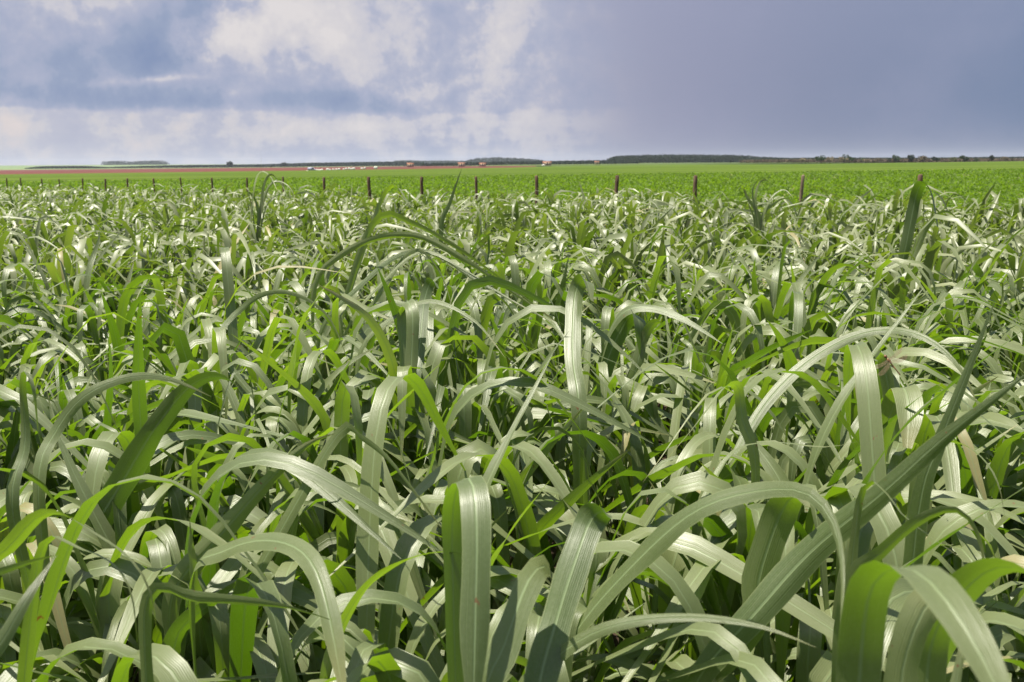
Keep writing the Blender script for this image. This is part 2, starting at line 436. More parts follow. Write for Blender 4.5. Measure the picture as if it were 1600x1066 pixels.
# where the green crop ends and the ploughed land begins
def crop_end(u): return float(np.interp(u, [-.6, -.08, .0, .05, .16, .28, .6], [500, 500, 560, 850, 930, 560, 540]))
polar_sheet('grass_field', lambda u: 11, crop_end, 46, M_FIELD, lambda D: np.where(D < 130, -.13, -.13 * np.clip((150 - D) / 20, 0, 1)))
polar_sheet('ploughed_field', lambda u: crop_end(u) + .2, lambda u: float(np.interp(u, [-.6, -.1, .05, .6], [1500, 1500, 900, 870])), 14, M_RED, 0, US[US < .03])
def hill_material():
    m, t, out = mat_new('far_pasture')
    g = t.new('ShaderNodeNewGeometry'); sp = t.new('ShaderNodeSeparateXYZ'); t.l.new(g.outputs['Position'], sp.inputs[0])
    n, _ = t.noise(g.outputs['Position'], .002, 5, .6)
    pale = t.mix(t.step(n, .35, .65), (.12, .17, .08, 1), (.16, .21, .10, 1)); crop = t.mix(t.step(n, .35, .65), (.055, .085, .022, 1), (.09, .12, .035, 1))
    p = t.new('ShaderNodeBsdfPrincipled'); t.put(p.inputs['Base Color'], t.mix(t.step(sp.outputs[0], -200, 40), pale, crop))
    p.inputs['Roughness'].default_value = 1; p.inputs['Specular IOR Level'].default_value = 0
    t.l.new(p.outputs[0], out.inputs[0]); return m


M_HILL = hill_material()
polar_sheet('far_pasture', lambda u: float(np.interp(u, [-.6, -.1, .05, .6], [1501, 1501, 901, 955])), lambda u: 3400, 18, M_HILL, 0)
polar_sheet('hills', lambda u: 3400.5, lambda u: 15000, 10, M_HILL, 0)

# ------------------------------------------------------------------ fence line
FA, FB = np.array([6.42, 16.0]), np.array([-22.4, 44.7])
fdir = (FB - FA) / np.linalg.norm(FB - FA)
fnor = np.array([fdir[1], -fdir[0]])                     # towards the far side
if fnor[1] < 0: fnor = -fnor


def beyond_fence(x, y): return (x - FA[0]) * fnor[0] + (y - FA[1]) * fnor[1]

# ------------------------------------------------------------------ tall grass: masses (stuff)
def grass_mass(name, X, Y, PH, HF, per, K, cols, mat, rg, hs=1.0, wide=1.0, upright=.07):
    n = len(X); N = n * per
    bx = np.repeat(X, per) + rg.normal(0, .03, N); by = np.repeat(Y, per) + rg.normal(0, .03, N)
    sh = np.repeat(rg.uniform(.50, .74, n) * HF, per)
    und = .07 * np.sin(bx * 1.3 + by * .7) * np.sin(by * .9 - bx * .4) + .05 * np.sin(bx * .45 + 2) * np.sin(by * .5)
    f = np.tile(np.linspace(.52, 1.0, per), n) + rg.uniform(-.06, .06, N)
    base = np.stack([bx, by, gz(bx, by) + (sh * f + und * f) * hs], -1)
    phi, L, th0, B, sb, sharp, w, dr, t0, t1 = leaf_params(N, np.repeat(PH, per), rg, upright=upright, spread=.45)
    P, S, W = random_leaves(base, phi, L * hs, th0, B, sb, sharp, w * wide, K, dr, t0, t1)
    V, q, uv, R = ribbon_arrays(P, S, W, cols, .22, rg.random(N), .16 if K >= 10 else 0)
    return V, q, uv, R


def scatter(y0, y1, dens, rg, side=.60, pad=1.2):
    g_ = .46 if y1 < 14 else .60; w_ = side * y1 + pad
    cx, cy = np.meshgrid(np.arange(-w_, w_, g_), np.arange(y0, y1, g_), indexing='ij')
    cx = (cx + rg.uniform(-.4, .4, cx.shape) * g_).ravel(); cy = (cy + rg.uniform(-.4, .4, cy.shape) * g_).ravel()
    size = rg.uniform(.45, 1.55, len(cx)); k_ = np.maximum(1, rg.poisson(dens * g_ * g_ * size))
    cx, cy, hf = np.repeat(cx, k_), np.repeat(cy, k_), np.repeat(.84 + .17 * size, k_)
    dx, dy = rg.normal(0, .115, len(cx)), rg.normal(0, .115, len(cx))
    x, y = cx + dx, cy + dy
    phi = np.arctan2(math.sin(WIND) * .16 + dy, math.cos(WIND) * .16 + dx)
    m = (np.abs(x) < side * np.maximum(y, 0) + pad) & (beyond_fence(x, y) < 1.0 + .35 * np.sin(x * 1.1))
    return x[m], y[m], phi[m], hf[m]


def join_meshes(name, parts, mat):
    Vs, Qs, Us, Rs = [], [], [], []; off = 0
    for V, q, uv, R in parts:
        Vs.append(V); Qs.append(q + off); Us.append(uv); Rs.append(R); off += len(V)
    return mesh_np(name, np.concatenate(Vs), [np.concatenate(Qs)], mat, np.concatenate(Us), np.concatenate(Rs))


NEAR_Y = 2.75
NEAR_DENS = 62
rg = np.random.default_rng(5)
# the part of the sward that is out of frame or too far off to single out
x, y, ph, hf = scatter(-1.2, NEAR_Y, NEAR_DENS, rg, .60, 1.2)
m_out = (np.abs(x) > .54 * np.maximum(y, 0) + .10) | (y < .45)
m_clear = (np.hypot(x, y) > .42)
m_ = m_out & m_clear; xo, yo, po, ho = x[m_], y[m_], ph[m_], hf[m_]
parts = [grass_mass('a', xo, yo, po, ho, 6, 10, 3, M_LEAF, rg, .80, upright=0)]
x, y, ph, hf = scatter(NEAR_Y, 6.0, 50, rg); parts.append(grass_mass('b', x, y, ph, hf, 5, 12, 3, M_LEAF, rg))
near_mass = join_meshes('tall_grass', parts, M_LEAF)
o = obj('tall_grass', near_mass)
tag(o, 'dense sward of tall broad-bladed grass blown over by wind', 'grass', kind='stuff')
parts = []
x, y, ph, hf = scatter(6.0, 13.0, 36, rg, .57); parts.append(grass_mass('c', x, y, ph, hf, 5, 8, 3, M_FARLEAF, rg, 1.05, 1.12))
x, y, ph, hf = scatter(13.0, 24.0, 20, rg, .55); parts.append(grass_mass('d', x, y, ph, hf, 4, 6, 2, M_FARLEAF, rg, 1.0, 1.4))
x, y, ph, hf = scatter(24.0, 46.0, 12, rg, .54); parts.append(grass_mass('e', x, y, ph, hf, 3, 5, 2, M_FARLEAF, rg, 1.0, 1.9))
o = obj('tall_grass', join_meshes('tall_grass_distant', parts, M_FARLEAF))
tag(o, 'tall silvery green grass reaching back to the fence posts', 'grass', kind='stuff')

# pasture beyond the fence: short bright tussocks
def pasture(y0, y1, n, hmul, wmul, rg):
    yy = y0 * (y1 / y0) ** rg.random(n); xx = rg.uniform(-.56, .56, n) * yy
    m = (beyond_fence(xx, yy) > .6); xx, yy = xx[m], yy[m]; per = 3; N = len(xx) * per
    bx = np.repeat(xx, per) + rg.normal(0, .08, N); by = np.repeat(yy, per) + rg.normal(0, .08, N)
    base = np.stack([bx, by, H(bx / by, by) - .14], -1)
    cl = .75 + .25 * np.sin(bx * .8 + np.sin(by * .31) * 2) * np.sin(by * .37 + bx * .11)
    L = rg.uniform(.14, .34, N) * hmul * cl
    P, S, W = random_leaves(base, rg.uniform(0, 6.28, N), L, rg.uniform(.05, .6, N), rg.uniform(.3, 1.6, N), np.full(N, .6), np.full(N, .8),
                            rg.uniform(.008, .018, N) * wmul * (1 + by / 30), 4, rg.normal(0, .3, N), rg.normal(0, 1, N), rg.normal(0, .5, N))
    return ribbon_arrays(P, S, W, 2, 0, rg.random(N))


o = obj('pasture_grass', join_meshes('pasture_grass', [pasture(16, 130, 58000, 1.0, 1.0, rg)], M_PASTURE))
tag(o, 'short bright green pasture grass beyond the fence posts', 'grass', kind='stuff')

# ------------------------------------------------------------------ single grass plants close by
def stem_mesh(pts, r0_, r1_, mat=None):
    pts = np.asarray(pts, float); K = len(pts); n = 6
    T = unit(np.gradient(pts, axis=0)); A = unit(np.cross(T, np.array([0.3, 1, 0.1]))); Bv = np.cross(T, A)
    ang = np.arange(n) * 2 * np.pi / n; r = np.linspace(r0_, r1_, K)
    V = pts[:, None] + r[:, None, None] * (A[:, None] * np.cos(ang)[None, :, None] + Bv[:, None] * np.sin(ang)[None, :, None])
    i = np.arange(K - 1)[:, None] * n + np.arange(n)[None]; j = np.arange(K - 1)[:, None] * n + (np.arange(n)[None] + 1) % n
    q = np.stack([i, j, j + n, i + n], -1).reshape(-1, 4)
    return mesh_np('stem', V.reshape(-1, 3), [q], mat or M_STEM, uv=np.zeros((K * n, 2)), rnd=np.zeros(K * n))


def plant_template(rg, nleaf, low=False):
    """meshes of one plant, base at the origin"""
    h = rg.uniform(.50, .66) if low else rg.uniform(.50, .74); lean = rg.uniform(.02, .14); a = WIND + rg.normal(0, .7)
    z = np.linspace(0, 1, 6)
    pts = np.stack([np.cos(a) * lean * z ** 2, np.sin(a) * lean * z ** 2, h * z], -1)
    out = [('stem', stem_mesh(pts, .0042, .0026))]
    f = np.linspace(.50, 1.0, nleaf) + rg.uniform(-.04, .04, nleaf); f = np.clip(f, .3, 1.0)
    base = np.stack([np.interp(f, z, pts[:, k_]) for k_ in range(3)], -1)
    phi, L, th0, B, sb, sharp, w, dr, t0, t1 = leaf_params(nleaf, WIND, rg, .6, .9 if low else 1.0, 0.0 if low else .07)
    P, S, W = random_leaves(base, phi, L, th0, B, sb, sharp, w, 21, dr, t0, t1)
    for k_ in range(nleaf):
        V, q, uv, R = ribbon_arrays(P[k_:k_ + 1], S[k_:k_ + 1], W[k_:k_ + 1], 3, .24, rg.random(1), .16)
        out.append(('leaf', mesh_np('leaf', V, [q], M_LEAF, uv, R)))
    return out


rp = np.random.default_rng(23)
TEMPL = [plant_template(rp, int(rp.integers(5, 7))) for _ in range(26)]
TEMPL_LOW = [plant_template(rp, 6, True) for _ in range(8)]
x, y, ph, hf = scatter(-.3, NEAR_Y, NEAR_DENS, rp, .60, 1.2)
ok = (np.abs(x) <= .54 * y + .10) & (y > .45); x, y, ph, hf = x[ok], y[ok], ph[ok], hf[ok]
order = np.argsort(y)[:262]; 
PL_LABEL = 'green grass plant with long arching leaves, crowded among many others just like it'
for n_, k_ in enumerate(order):
    tp = TEMPL[n_ % len(TEMPL)] if y[k_] > 1.45 else TEMPL_LOW[n_ % len(TEMPL_LOW)]
    s = rp.uniform(.92, 1.08) * min(1.08, hf[k_]) 
    e = empty('grass_plant', (x[k_], y[k_], gz(x[k_], y[k_])), PL_LABEL, 'grass plant', 'grass plants crowded in the near sward', ph[k_] - WIND + rp.normal(0, .3))
    e.scale = (s, s, s)
    for nm, me in tp: obj(nm, me, e)

# ------------------------------------------------------------------ the plants one can tell apart
def catmull(pts, n):
    pts = np.asarray(pts, float)
    p = np.concatenate([[2 * pts[0] - pts[1]], pts, [2 * pts[-1] - pts[-2]]])
    seg = np.linalg.norm(np.diff(pts, axis=0), axis=1); cum = np.concatenate([[0], np.cumsum(seg)])
    out = []
    for s in np.linspace(0, cum[-1] - 1e-9, n):
        i = min(np.searchsorted(cum, s, side='right') - 1, len(seg) - 1); t = (s - cum[i]) / seg[i]
        a, b, c, d = p[i], p[i + 1], p[i + 2], p[i + 3]
        out.append(.5 * ((2 * b) + (c - a) * t + (2 * a - 5 * b + 4 * c - d) * t * t + (3 * b - a - 3 * c + d) * t ** 3))
    return np.array(out)


def hero_leaf(pix, wpx, hint, key=.5, twist=(0, 0), tint=.5, shape='leaf', stem_pt=None, K=34, fold=.16):
    """pix: (px, py, depth) along the leaf from base to tip; wpx: greatest width in picture pixels"""
    P3 = [at(*p) for p in pix]
    Dm = np.mean([p[2] for p in pix])
    if stem_pt is not None: P3 = [np.asarray(stem_pt)] + P3
    P = catmull(P3, K)
    P[1:-1] = (P[:-2] + 2 * P[1:-1] + P[2:]) / 4
    T = unit(np.gradient(P, axis=0)); S = np.zeros_like(P)
    k0 = int(key * (K - 1)); hint = np.asarray(hint, float)
    S[k0] = unit(np.cross(T[k0], hint))
    for r_ in (range(k0 + 1, K), range(k0 - 1, -1, -1)):
        prev = S[k0]
        for j in r_:
            prev = unit(prev - T[j] * np.dot(prev, T[j])); S[j] = prev
    s = np.linspace(0, 1, K); a = twist[0] + (twist[1] - twist[0]) * s; a = a - np.interp(key, s, a)
    Nn = np.cross(T, S); S = S * np.cos(a)[:, None] + Nn * np.sin(a)[:, None]
    if shape == 'leaf': prof = np.minimum(1, .45 + 1.5 * s) * np.clip((1 - s) * 2.0, 0, 1) ** .8
    elif shape == 'lens': prof = np.clip(np.sin(np.pi * np.clip(s, .02, .98)) * 1.25, 0, 1)
    else: prof = np.minimum(1, .6 + 1.2 * s) * np.clip((1 - s) * 9, .15, 1) ** .6        # 'strap': stays broad, the tip is out of sight
    rip = 1 + .04 * np.sin(s * 37 + pix[0][0])
    W = np.maximum(prof, .02) * rip * wpx * .92 / F * Dm / 2
    V, q, uv, R = ribbon_arrays(P[None], S[None], W[None], 5, fold, [tint], .10)
    return mesh_np('leaf', V, [q], M_LEAF, uv, R)


UPC = (0.0, -.62, .78); FACE = (0.05, -1.0, .25); UPW = (0.0, -.25, .97)
SIDE_R = (.55, -.75, .35); SIDE_L = (-.55, -.75, .35)
# label, [leaf specs]
HERO = [
 ('very broad leaf folded over its bright lime underside, the biggest blade by the camera',
  [dict(pix=[(1335, 1180, .80), (1345, 1010, .80), (1362, 905, .78), (1420, 878, .73), (1475, 925, .68), (1530, 1010, .64), (1590, 1140, .60)], wpx=92, hint=(-.1, -.75, .65), key=.55, tint=.35, shape='strap', twist=(-.3, .3)),
   dict(pix=[(1395, 1180, .84), (1408, 1040, .85), (1440, 950, .86), (1470, 925, .88), (1500, 960, .9)], wpx=70, hint=(.15, -1, .1), tint=.95, shape='strap')]),
 ('broad strap leaf with a pale arch crossing behind the biggest blade',
  [dict(pix=[(1440, 1150, 1.02), (1455, 1000, 1.02), (1500, 925, .98), (1560, 880, .94), (1640, 905, .88), (1720, 1000, .8)], wpx=72, hint=UPC, key=.6, tint=.5, shape='strap'),
   dict(pix=[(1470, 1180, .95), (1490, 1080, .95), (1510, 985, .98), (1530, 950, 1.0)], wpx=52, hint=FACE, tint=.9, shape='leaf')]),
 ('tall leaf bent double into a narrow upright loop with a rust spot',
  [dict(pix=[(716, 1150, 1.22), (711, 960, 1.24), (708, 820, 1.25), (716, 762, 1.22), (738, 752, 1.15), (745, 830, 1.10), (742, 960, 1.06), (738, 1130, 1.02)], wpx=50, hint=(.12, -1, .1), key=.72, twist=(.9, 0), tint=.3, shape='strap')]),
 ('broad dark upright blade with a blunt folded top beside the looped leaf',
  [dict(pix=[(835, 1130, 1.08), (870, 970, 1.14), (905, 860, 1.19), (926, 806, 1.22), (946, 796, 1.19), (950, 806, 1.16)], wpx=58, hint=(-.2, -1, .3), tint=.12, shape='strap', key=.4),
   dict(pix=[(760, 1130, 1.06), (790, 1010, 1.08), (830, 900, 1.12), (855, 880, 1.12), (862, 905, 1.08)], wpx=58, hint=SIDE_L, tint=.45, shape='strap', key=.4)]),
 ('long pale leaf sweeping in a high arch and hanging down past the broad strap blade',
  [dict(pix=[(850, 1090, 1.5), (900, 990, 1.45), (985, 890, 1.4), (1085, 800, 1.34), (1180, 768, 1.3), (1262, 768, 1.24), (1305, 820, 1.18), (1318, 900, 1.12), (1312, 985, 1.08)], wpx=50, hint=UPC, key=.6, tint=.4, shape='leaf', twist=(0, .5)),
   dict(pix=[(1150, 1010, 1.42), (1185, 900, 1.42), (1215, 810, 1.42), (1240, 770, 1.4), (1260, 790, 1.35)], wpx=58, hint=FACE, tint=.5, shape='strap', key=.4)]),
 ('slim pale leaf in one long low bow across the dark blades at the bottom',
  [dict(pix=[(800, 1110, 1.14), (850, 1045, 1.12), (925, 990, 1.1), (1010, 968, 1.07), (1110, 966, 1.04), (1200, 982, 1.0), (1275, 1012, .97)], wpx=30, hint=UPC, key=.55, tint=.5, shape='leaf')]),
 ('long straight spear of a leaf slanting up out of the pale bows',
  [dict(pix=[(1085, 1075, 1.36), (1180, 960, 1.35), (1270, 860, 1.35), (1380, 770, 1.3), (1480, 680, 1.25), (1610, 580, 1.18)], wpx=58, hint=(-.45, -.8, .35), key=.4, tint=.15, shape='leaf', fold=.3)]),
 ('narrow dark spear leaf rising behind the long slanting spear',
  [dict(pix=[(1435, 800, 1.5), (1465, 700, 1.5), (1500, 610, 1.5), (1555, 470, 1.5)], wpx=34, hint=(-.3, -1, .1), tint=.2, shape='leaf', key=.3)]),
 ('pale leaf arching low and turning lime where it hangs behind the straight spear',
  [dict(pix=[(1325, 930, 1.25), (1370, 870, 1.24), (1430, 815, 1.22), (1490, 792, 1.2), (1520, 815, 1.18), (1538, 870, 1.17), (1535, 930, 1.17)], wpx=36, hint=UPC, tint=.6, key=.5),
   dict(pix=[(1345, 770, 1.3), (1400, 800, 1.25), (1470, 850, 1.2), (1520, 885, 1.15)], wpx=22, hint=UPC, tint=.6)]),
 ('lime leaf curving down like a hook under the slanting spear tip',
  [dict(pix=[(1440, 720, 1.7), (1490, 690, 1.65), (1530, 710, 1.6), (1560, 755, 1.55), (1570, 810, 1.52)], wpx=30, hint=UPW, tint=.95, key=.5)]),
 ('arching leaf with a smooth half circle bend and a long vertical drop',
  [dict(pix=[(300, 905, 1.5), (345, 866, 1.46), (400, 846, 1.4), (455, 852, 1.34), (492, 885, 1.28), (515, 960, 1.22), (538, 1090, 1.15)], wpx=38, hint=UPC, key=.5, tint=.55, shape='strap')]),
 ('big dark leaf leaning over with its tip folded back, seen against the busy stems',
  [dict(pix=[(70, 960, 2.1), (135, 845, 2.1), (190, 755, 2.1), (245, 665, 2.05), (300, 600, 2.0), (342, 586, 1.95), (372, 603, 1.9), (388, 635, 1.88)], wpx=50, hint=(.3, -.9, .35), key=.45, tint=.12, shape='leaf')]),
 ('stiff leaf with one lime and one dark edge pointing up beside a thin drooping one',
  [dict(pix=[(270, 930, 1.7), (345, 835, 1.7), (420, 750, 1.7), (480, 694, 1.7), (522, 678, 1.7)], wpx=40, hint=(.35, -.9, .3), key=.4, tint=.75, fold=.4),
   dict(pix=[(520, 690, 1.75), (555, 680, 1.7), (600, 710, 1.62), (645, 765, 1.55), (702, 842, 1.45)], wpx=26, hint=UPC, key=.4, tint=.6)]),
 ('flat lens-shaped pale leaf lying almost level above the bottom tangle',
  [dict(pix=[(228, 943, 1.22), (300, 934, 1.2), (380, 938, 1.17), (450, 948, 1.15), (515, 968, 1.13)], wpx=26, hint=UPC, key=.5, tint=.5, shape='lens', fold=.3)]),
 ('lime leaf drooping in twin bows over the corner of the sward',
  [dict(pix=[(-40, 930, 1.25), (10, 860, 1.24), (60, 803, 1.22), (95, 800, 1.2), (140, 828, 1.16), (200, 868, 1.12), (235, 920, 1.1), (245, 990, 1.1)], wpx=38, hint=(.5, -.8, -.1), key=.5, tint=.8),
   dict(pix=[(60, 870, 1.2), (110, 855, 1.18), (170, 875, 1.15), (205, 920, 1.12), (215, 1010, 1.1)], wpx=26, hint=(.5, -.8, -.1), tint=.7)]),
 ('pale blade crossing the bottom corner with its tip pointing up',
  [dict(pix=[(-50, 1100, 1.0), (0, 1010, 1.02), (45, 930, 1.05), (88, 868, 1.1)], wpx=56, hint=(.3, -.9, .3), tint=.45, key=.3),
   dict(pix=[(-70, 960, 1.15), (-10, 900, 1.15), (40, 880, 1.15), (85, 868, 1.12)], wpx=40, hint=UPC, tint=.5)]),
 ('green leaf bowing sideways into the foot of the looped leaf',
  [dict(pix=[(505, 1080, 1.35), (530, 985, 1.35), (575, 912, 1.32), (640, 872, 1.28), (705, 862, 1.25), (770, 880, 1.2)], wpx=26, hint=(.6, -.8, -.2), tint=.95, key=.5)]),
 ('sheaf of long green leaves blown flat and meeting in one point',
  [dict(pix=[(490, 450, 4.2), (520, 408, 4.2), (580, 374, 4.1), (650, 368, 4.0), (720, 402, 3.9), (800, 456, 3.8), (876, 508, 3.7)], wpx=11, hint=(.6, -.8, -.2), tint=.95, key=.6, fold=.3, shape='lens'),
   dict(pix=[(580, 352, 4.3), (640, 348, 4.2), (690, 372, 4.1), (740, 404, 4.0), (800, 450, 3.9), (872, 505, 3.7)], wpx=13, hint=(.6, -.8, -.2), tint=.95),
   dict(pix=[(500, 520, 4.1), (560, 450, 4.1), (620, 400, 4.1), (680, 396, 4.0), (740, 436, 3.9), (868, 507, 3.7)], wpx=10, hint=(-.4, -.8, .3), tint=.2),
   dict(pix=[(540, 520, 4.0), (600, 440, 4.0), (660, 392, 4.0), (730, 425, 3.9), (800, 470, 3.8), (872, 507, 3.7)], wpx=7, hint=UPC, tint=.8),
   dict(pix=[(600, 450, 4.1), (625, 410, 4.1), (655, 390, 4.0), (690, 430, 3.9), (712, 500, 3.8)], wpx=9, hint=UPC, tint=.7),
   dict(pix=[(600, 303, 4.6), (640, 322, 4.4), (690, 360, 4.2), (745, 415, 4.0), (790, 450, 3.9)], wpx=8, hint=(.3, -.8, -.2), tint=.95)]),
 ('tall lone blade with a folded top standing in front of the nearest fence post',
  [dict(pix=[(1405, 430, 7.0), (1418, 370, 7.0), (1430, 310, 7.0), (1440, 286, 6.95), (1452, 292, 6.9), (1462, 330, 6.9), (1466, 365, 6.9)], wpx=19, hint=(-.2, -1, .1), tint=.1, key=.35, shape='strap'),
   dict(pix=[(1420, 420, 7.1), (1445, 360, 7.1), (1475, 330, 7.0), (1500, 345, 7.0)], wpx=13, hint=UPC, tint=.8)]),
 ('tall tuft with curling pale tips rising above the sward towards the red field',
  [dict(pix=[(392, 350, 10), (396, 300, 10), (403, 272, 10.1), (411, 267, 10.1), (424, 278, 10), (434, 300, 9.8)], wpx=6, hint=(-.7, -.6, .35), tint=.9),
   dict(pix=[(405, 350, 10), (415, 300, 10), (430, 282, 10), (442, 290, 10), (452, 320, 9.8)], wpx=7, hint=(-.45, -.5, .7), tint=.7),
   dict(pix=[(396, 340, 10), (388, 300, 10), (394, 280, 10)], wpx=7, hint=(-.7, -.6, .35), tint=.7),
   dict(pix=[(410, 345, 10), (425, 310, 10), (448, 306, 10), (466, 330, 10)], wpx=5, hint=(-.45, -.5, .7), tint=.8),
   dict(pix=[(404, 350, 10), (420, 292, 10), (438, 284, 10), (455, 296, 9.9), (463, 318, 9.8)], wpx=4, hint=UPC, tint=.9),
   dict(pix=[(404, 350, 10), (412, 290, 10), (420, 274, 10), (430, 276, 9.9), (440, 300, 9.8), (443, 340, 9.8)], wpx=5, hint=UPC, tint=.8),
   dict(pix=[(404, 350, 10), (398, 310, 10), (384, 300, 10), (372, 318, 9.9)], wpx=6, hint=UPC, tint=.6),
   dict(pix=[(410, 345, 10), (409, 300, 10), (408, 262, 10), (407.5, 234, 10)], wpx=1.8, hint=(-.7, -.6, .35), tint=.8)]),
 ('bushy tuft with ragged tips breaking the line of short pasture',
  [dict(pix=[(1185, 360, 9), (1180, 310, 9), (1188, 284, 9), (1200, 283, 8.9), (1212, 300, 8.8)], wpx=5.5, hint=(-.45, -.5, .7), tint=.9),
   dict(pix=[(1190, 350, 9), (1168, 310, 9), (1160, 292, 9), (1150, 300, 8.8)], wpx=6.5, hint=(-.45, -.5, .7), tint=.8),
   dict(pix=[(1190, 350, 9), (1205, 310, 9), (1225, 296, 9), (1240, 310, 8.9)], wpx=5.5, hint=(-.45, -.5, .7), tint=.7),
   dict(pix=[(1188, 350, 9), (1210, 318, 9), (1232, 310, 8.9), (1248, 326, 8.8)], wpx=6, hint=UPC, tint=.9),
   dict(pix=[(1182, 350, 9), (1176, 296, 9), (1192, 279, 9), (1206, 290, 8.9)], wpx=4, hint=UPC, tint=.8),
   dict(pix=[(1180, 350, 9), (1170, 320, 9), (1172, 300, 9)], wpx=6, hint=(-.7, -.6, .35), tint=.6)]),
 ('looped pale leaf standing upright next to a dark blade in the middle of the sward',
  [dict(pix=[(634, 650, 2.75), (630, 560, 2.85), (628, 490, 2.9), (636, 471, 2.86), (645, 490, 2.8), (643, 560, 2.78), (640, 620, 2.75)], wpx=22, hint=(.1, -1, .1), key=.7, tint=.6, twist=(.8, 0), shape='strap'),
   dict(pix=[(646, 620, 2.8), (656, 540, 2.9), (664, 465, 3.0), (676, 436, 3.0), (684, 450, 2.95)], wpx=20, hint=(-.1, -1, .1), tint=.1, shape='strap', key=.4)]),
 ('dark arching tuft with one pale lens leaf stretched out to the side',
  [dict(pix=[(935, 590, 3.4), (950, 530, 3.4), (975, 488, 3.35), (1020, 482, 3.3), (1075, 503, 3.2), (1130, 538, 3.1)], wpx=24, hint=UPC, tint=.4, key=.6, shape='leaf'),
   dict(pix=[(940, 600, 3.4), (958, 540, 3.4), (985, 492, 3.4), (1000, 500, 3.3), (1004, 560, 3.3)], wpx=30, hint=FACE, tint=.1, key=.4, shape='strap'),
   dict(pix=[(990, 590, 3.3), (1005, 530, 3.3), (1030, 500, 3.25), (1060, 560, 3.15), (1075, 620, 3.1)], wpx=20, hint=UPC, tint=.6)]),
 ('long leaf in a wide pale bow below the resting dragonfly',
  [dict(pix=[(1130, 760, 2.4), (1190, 640, 2.5), (1270, 560, 2.55), (1360, 518, 2.55), (1440, 525, 2.45), (1500, 575, 2.35), (1530, 640, 2.3)], wpx=22, hint=UPC, tint=.5, key=.5)]),
 ('wide silvery leaf with a crease, the dragonfly sitting at its top',
  [dict(pix=[(1360, 780, 2.25), (1372, 700, 2.2), (1400, 620, 2.15), (1412, 602, 2.12), (1422, 640, 2.05), (1418, 700, 2.0)], wpx=44, hint=(.1, -.9, .45), tint=.7, key=.4, shape='strap'),
   dict(pix=[(1395, 690, 2.3), (1392, 640, 2.3), (1385, 590, 2.3), (1376, 556, 2.3), (1368, 560, 2.28)], wpx=22, hint=(0, -.9, .4), tint=.5, shape='strap', key=.5)]),
 ('pair of pale leaves bowing together in the middle distance of the sward',
  [dict(pix=[(560, 560, 2.9), (610, 500, 2.9), (670, 470, 2.9), (740, 500, 2.8), (790, 560, 2.7)], wpx=11, hint=UPC, tint=.6),
   dict(pix=[(350, 560, 3.1), (380, 480, 3.2), (440, 455, 3.1), (510, 490, 3.0), (550, 580, 2.9)], wpx=12, hint=UPC, tint=.5)]),
 ('broad pale leaf sweeping up from dense stems into a wide bow above the corner',
  [dict(pix=[(60, 760, 1.8), (85, 680, 1.85), (130, 620, 1.85), (200, 590, 1.85), (265, 592, 1.8), (330, 620, 1.75)], wpx=26, hint=UPC, tint=.5),
   dict(pix=[(20, 800, 1.7), (40, 700, 1.75), (35, 600, 1.75), (40, 578, 1.72), (52, 600, 1.7), (60, 680, 1.7)], wpx=24, hint=FACE, tint=.5)]),
 ('lime-backed leaf hooked over like a cane between the silvery blades',
  [dict(pix=[(1180, 720, 2.1), (1160, 660, 2.1), (1155, 610, 2.1), (1150, 600, 2.08), (1130, 606, 2.0), (1090, 660, 1.95), (1040, 720, 1.9)], wpx=22, hint=UPC, tint=.9),
   dict(pix=[(1090, 860, 1.7), (1110, 760, 1.75), (1150, 700, 1.8), (1210, 690, 1.8), (1290, 700, 1.72), (1340, 690, 1.7)], wpx=30, hint=UPC, tint=.5)]),
 ('broad upright blade with a square folded top, pale against dark stems',
  [dict(pix=[(905, 640, 2.55), (895, 560, 2.68), (897, 470, 2.84), (905, 441, 2.86), (918, 436, 2.8), (925, 470, 2.7)], wpx=28, hint=(.05, -1, .2), tint=.45, shape='strap', key=.4)]),
 ('thin green leaf rising steeply alone above the far edge of the sward',
  [dict(pix=[(690, 350, 8.5), (702, 320, 8.5), (712, 290, 8.5), (722, 262, 8.5)], wpx=8, hint=FACE, tint=.3)]),
]
for label, leaves in HERO:
    first = leaves[0]['pix'][0]
    p0 = at(*first)
    D = first[2]
    g0 = float(gz(p0[0], p0[1]))
    lead = at(*leaves[0]['pix'][1]) - p0
    root = np.array([p0[0] - .10 * np.sign(lead[0] + 1e-6) * min(1, abs(lead[0]) * 4), p0[1] + .03, g0])
    top = p0.copy(); zt = max(.25, p0[2] - g0)
    e = empty('grass_plant', root, label, 'grass plant', 'grass plants that stand out of the near sward')
    z = np.linspace(0, 1, 6)[:, None]
    hgt = min(zt * .9, .75)
    top = root + (p0 - root) * (hgt / zt); top[2] = g0 + hgt
    pts = root + (top - root) * np.concatenate([z ** 1.6, z ** 1.6, z], 1)
    obj('stem', stem_mesh(pts - root, .005, .003), e)
    for n_, sp_ in enumerate(leaves):
        sp_ = dict(sp_)
        fr = .97 - .12 * (n_ % 4)
        spt = pts[0] + (pts[-1] - pts[0]) * np.array([fr ** 1.6, fr ** 1.6, fr])
        q0 = at(*sp_['pix'][0])
        if q0[2] < spt[2] + .04: spt = spt * .3 + np.array([root[0], root[1], max(g0 + .05, q0[2] - .2)]) * .7
        me = hero_leaf(stem_pt=spt, **sp_)
        co = np.empty(len(me.vertices) * 3, np.float32); me.vertices.foreach_get('co', co)
        me.vertices.foreach_set('co', (co.reshape(-1, 3) - root.astype(np.float32)).ravel()); me.update()
        obj('leaf', me, e)

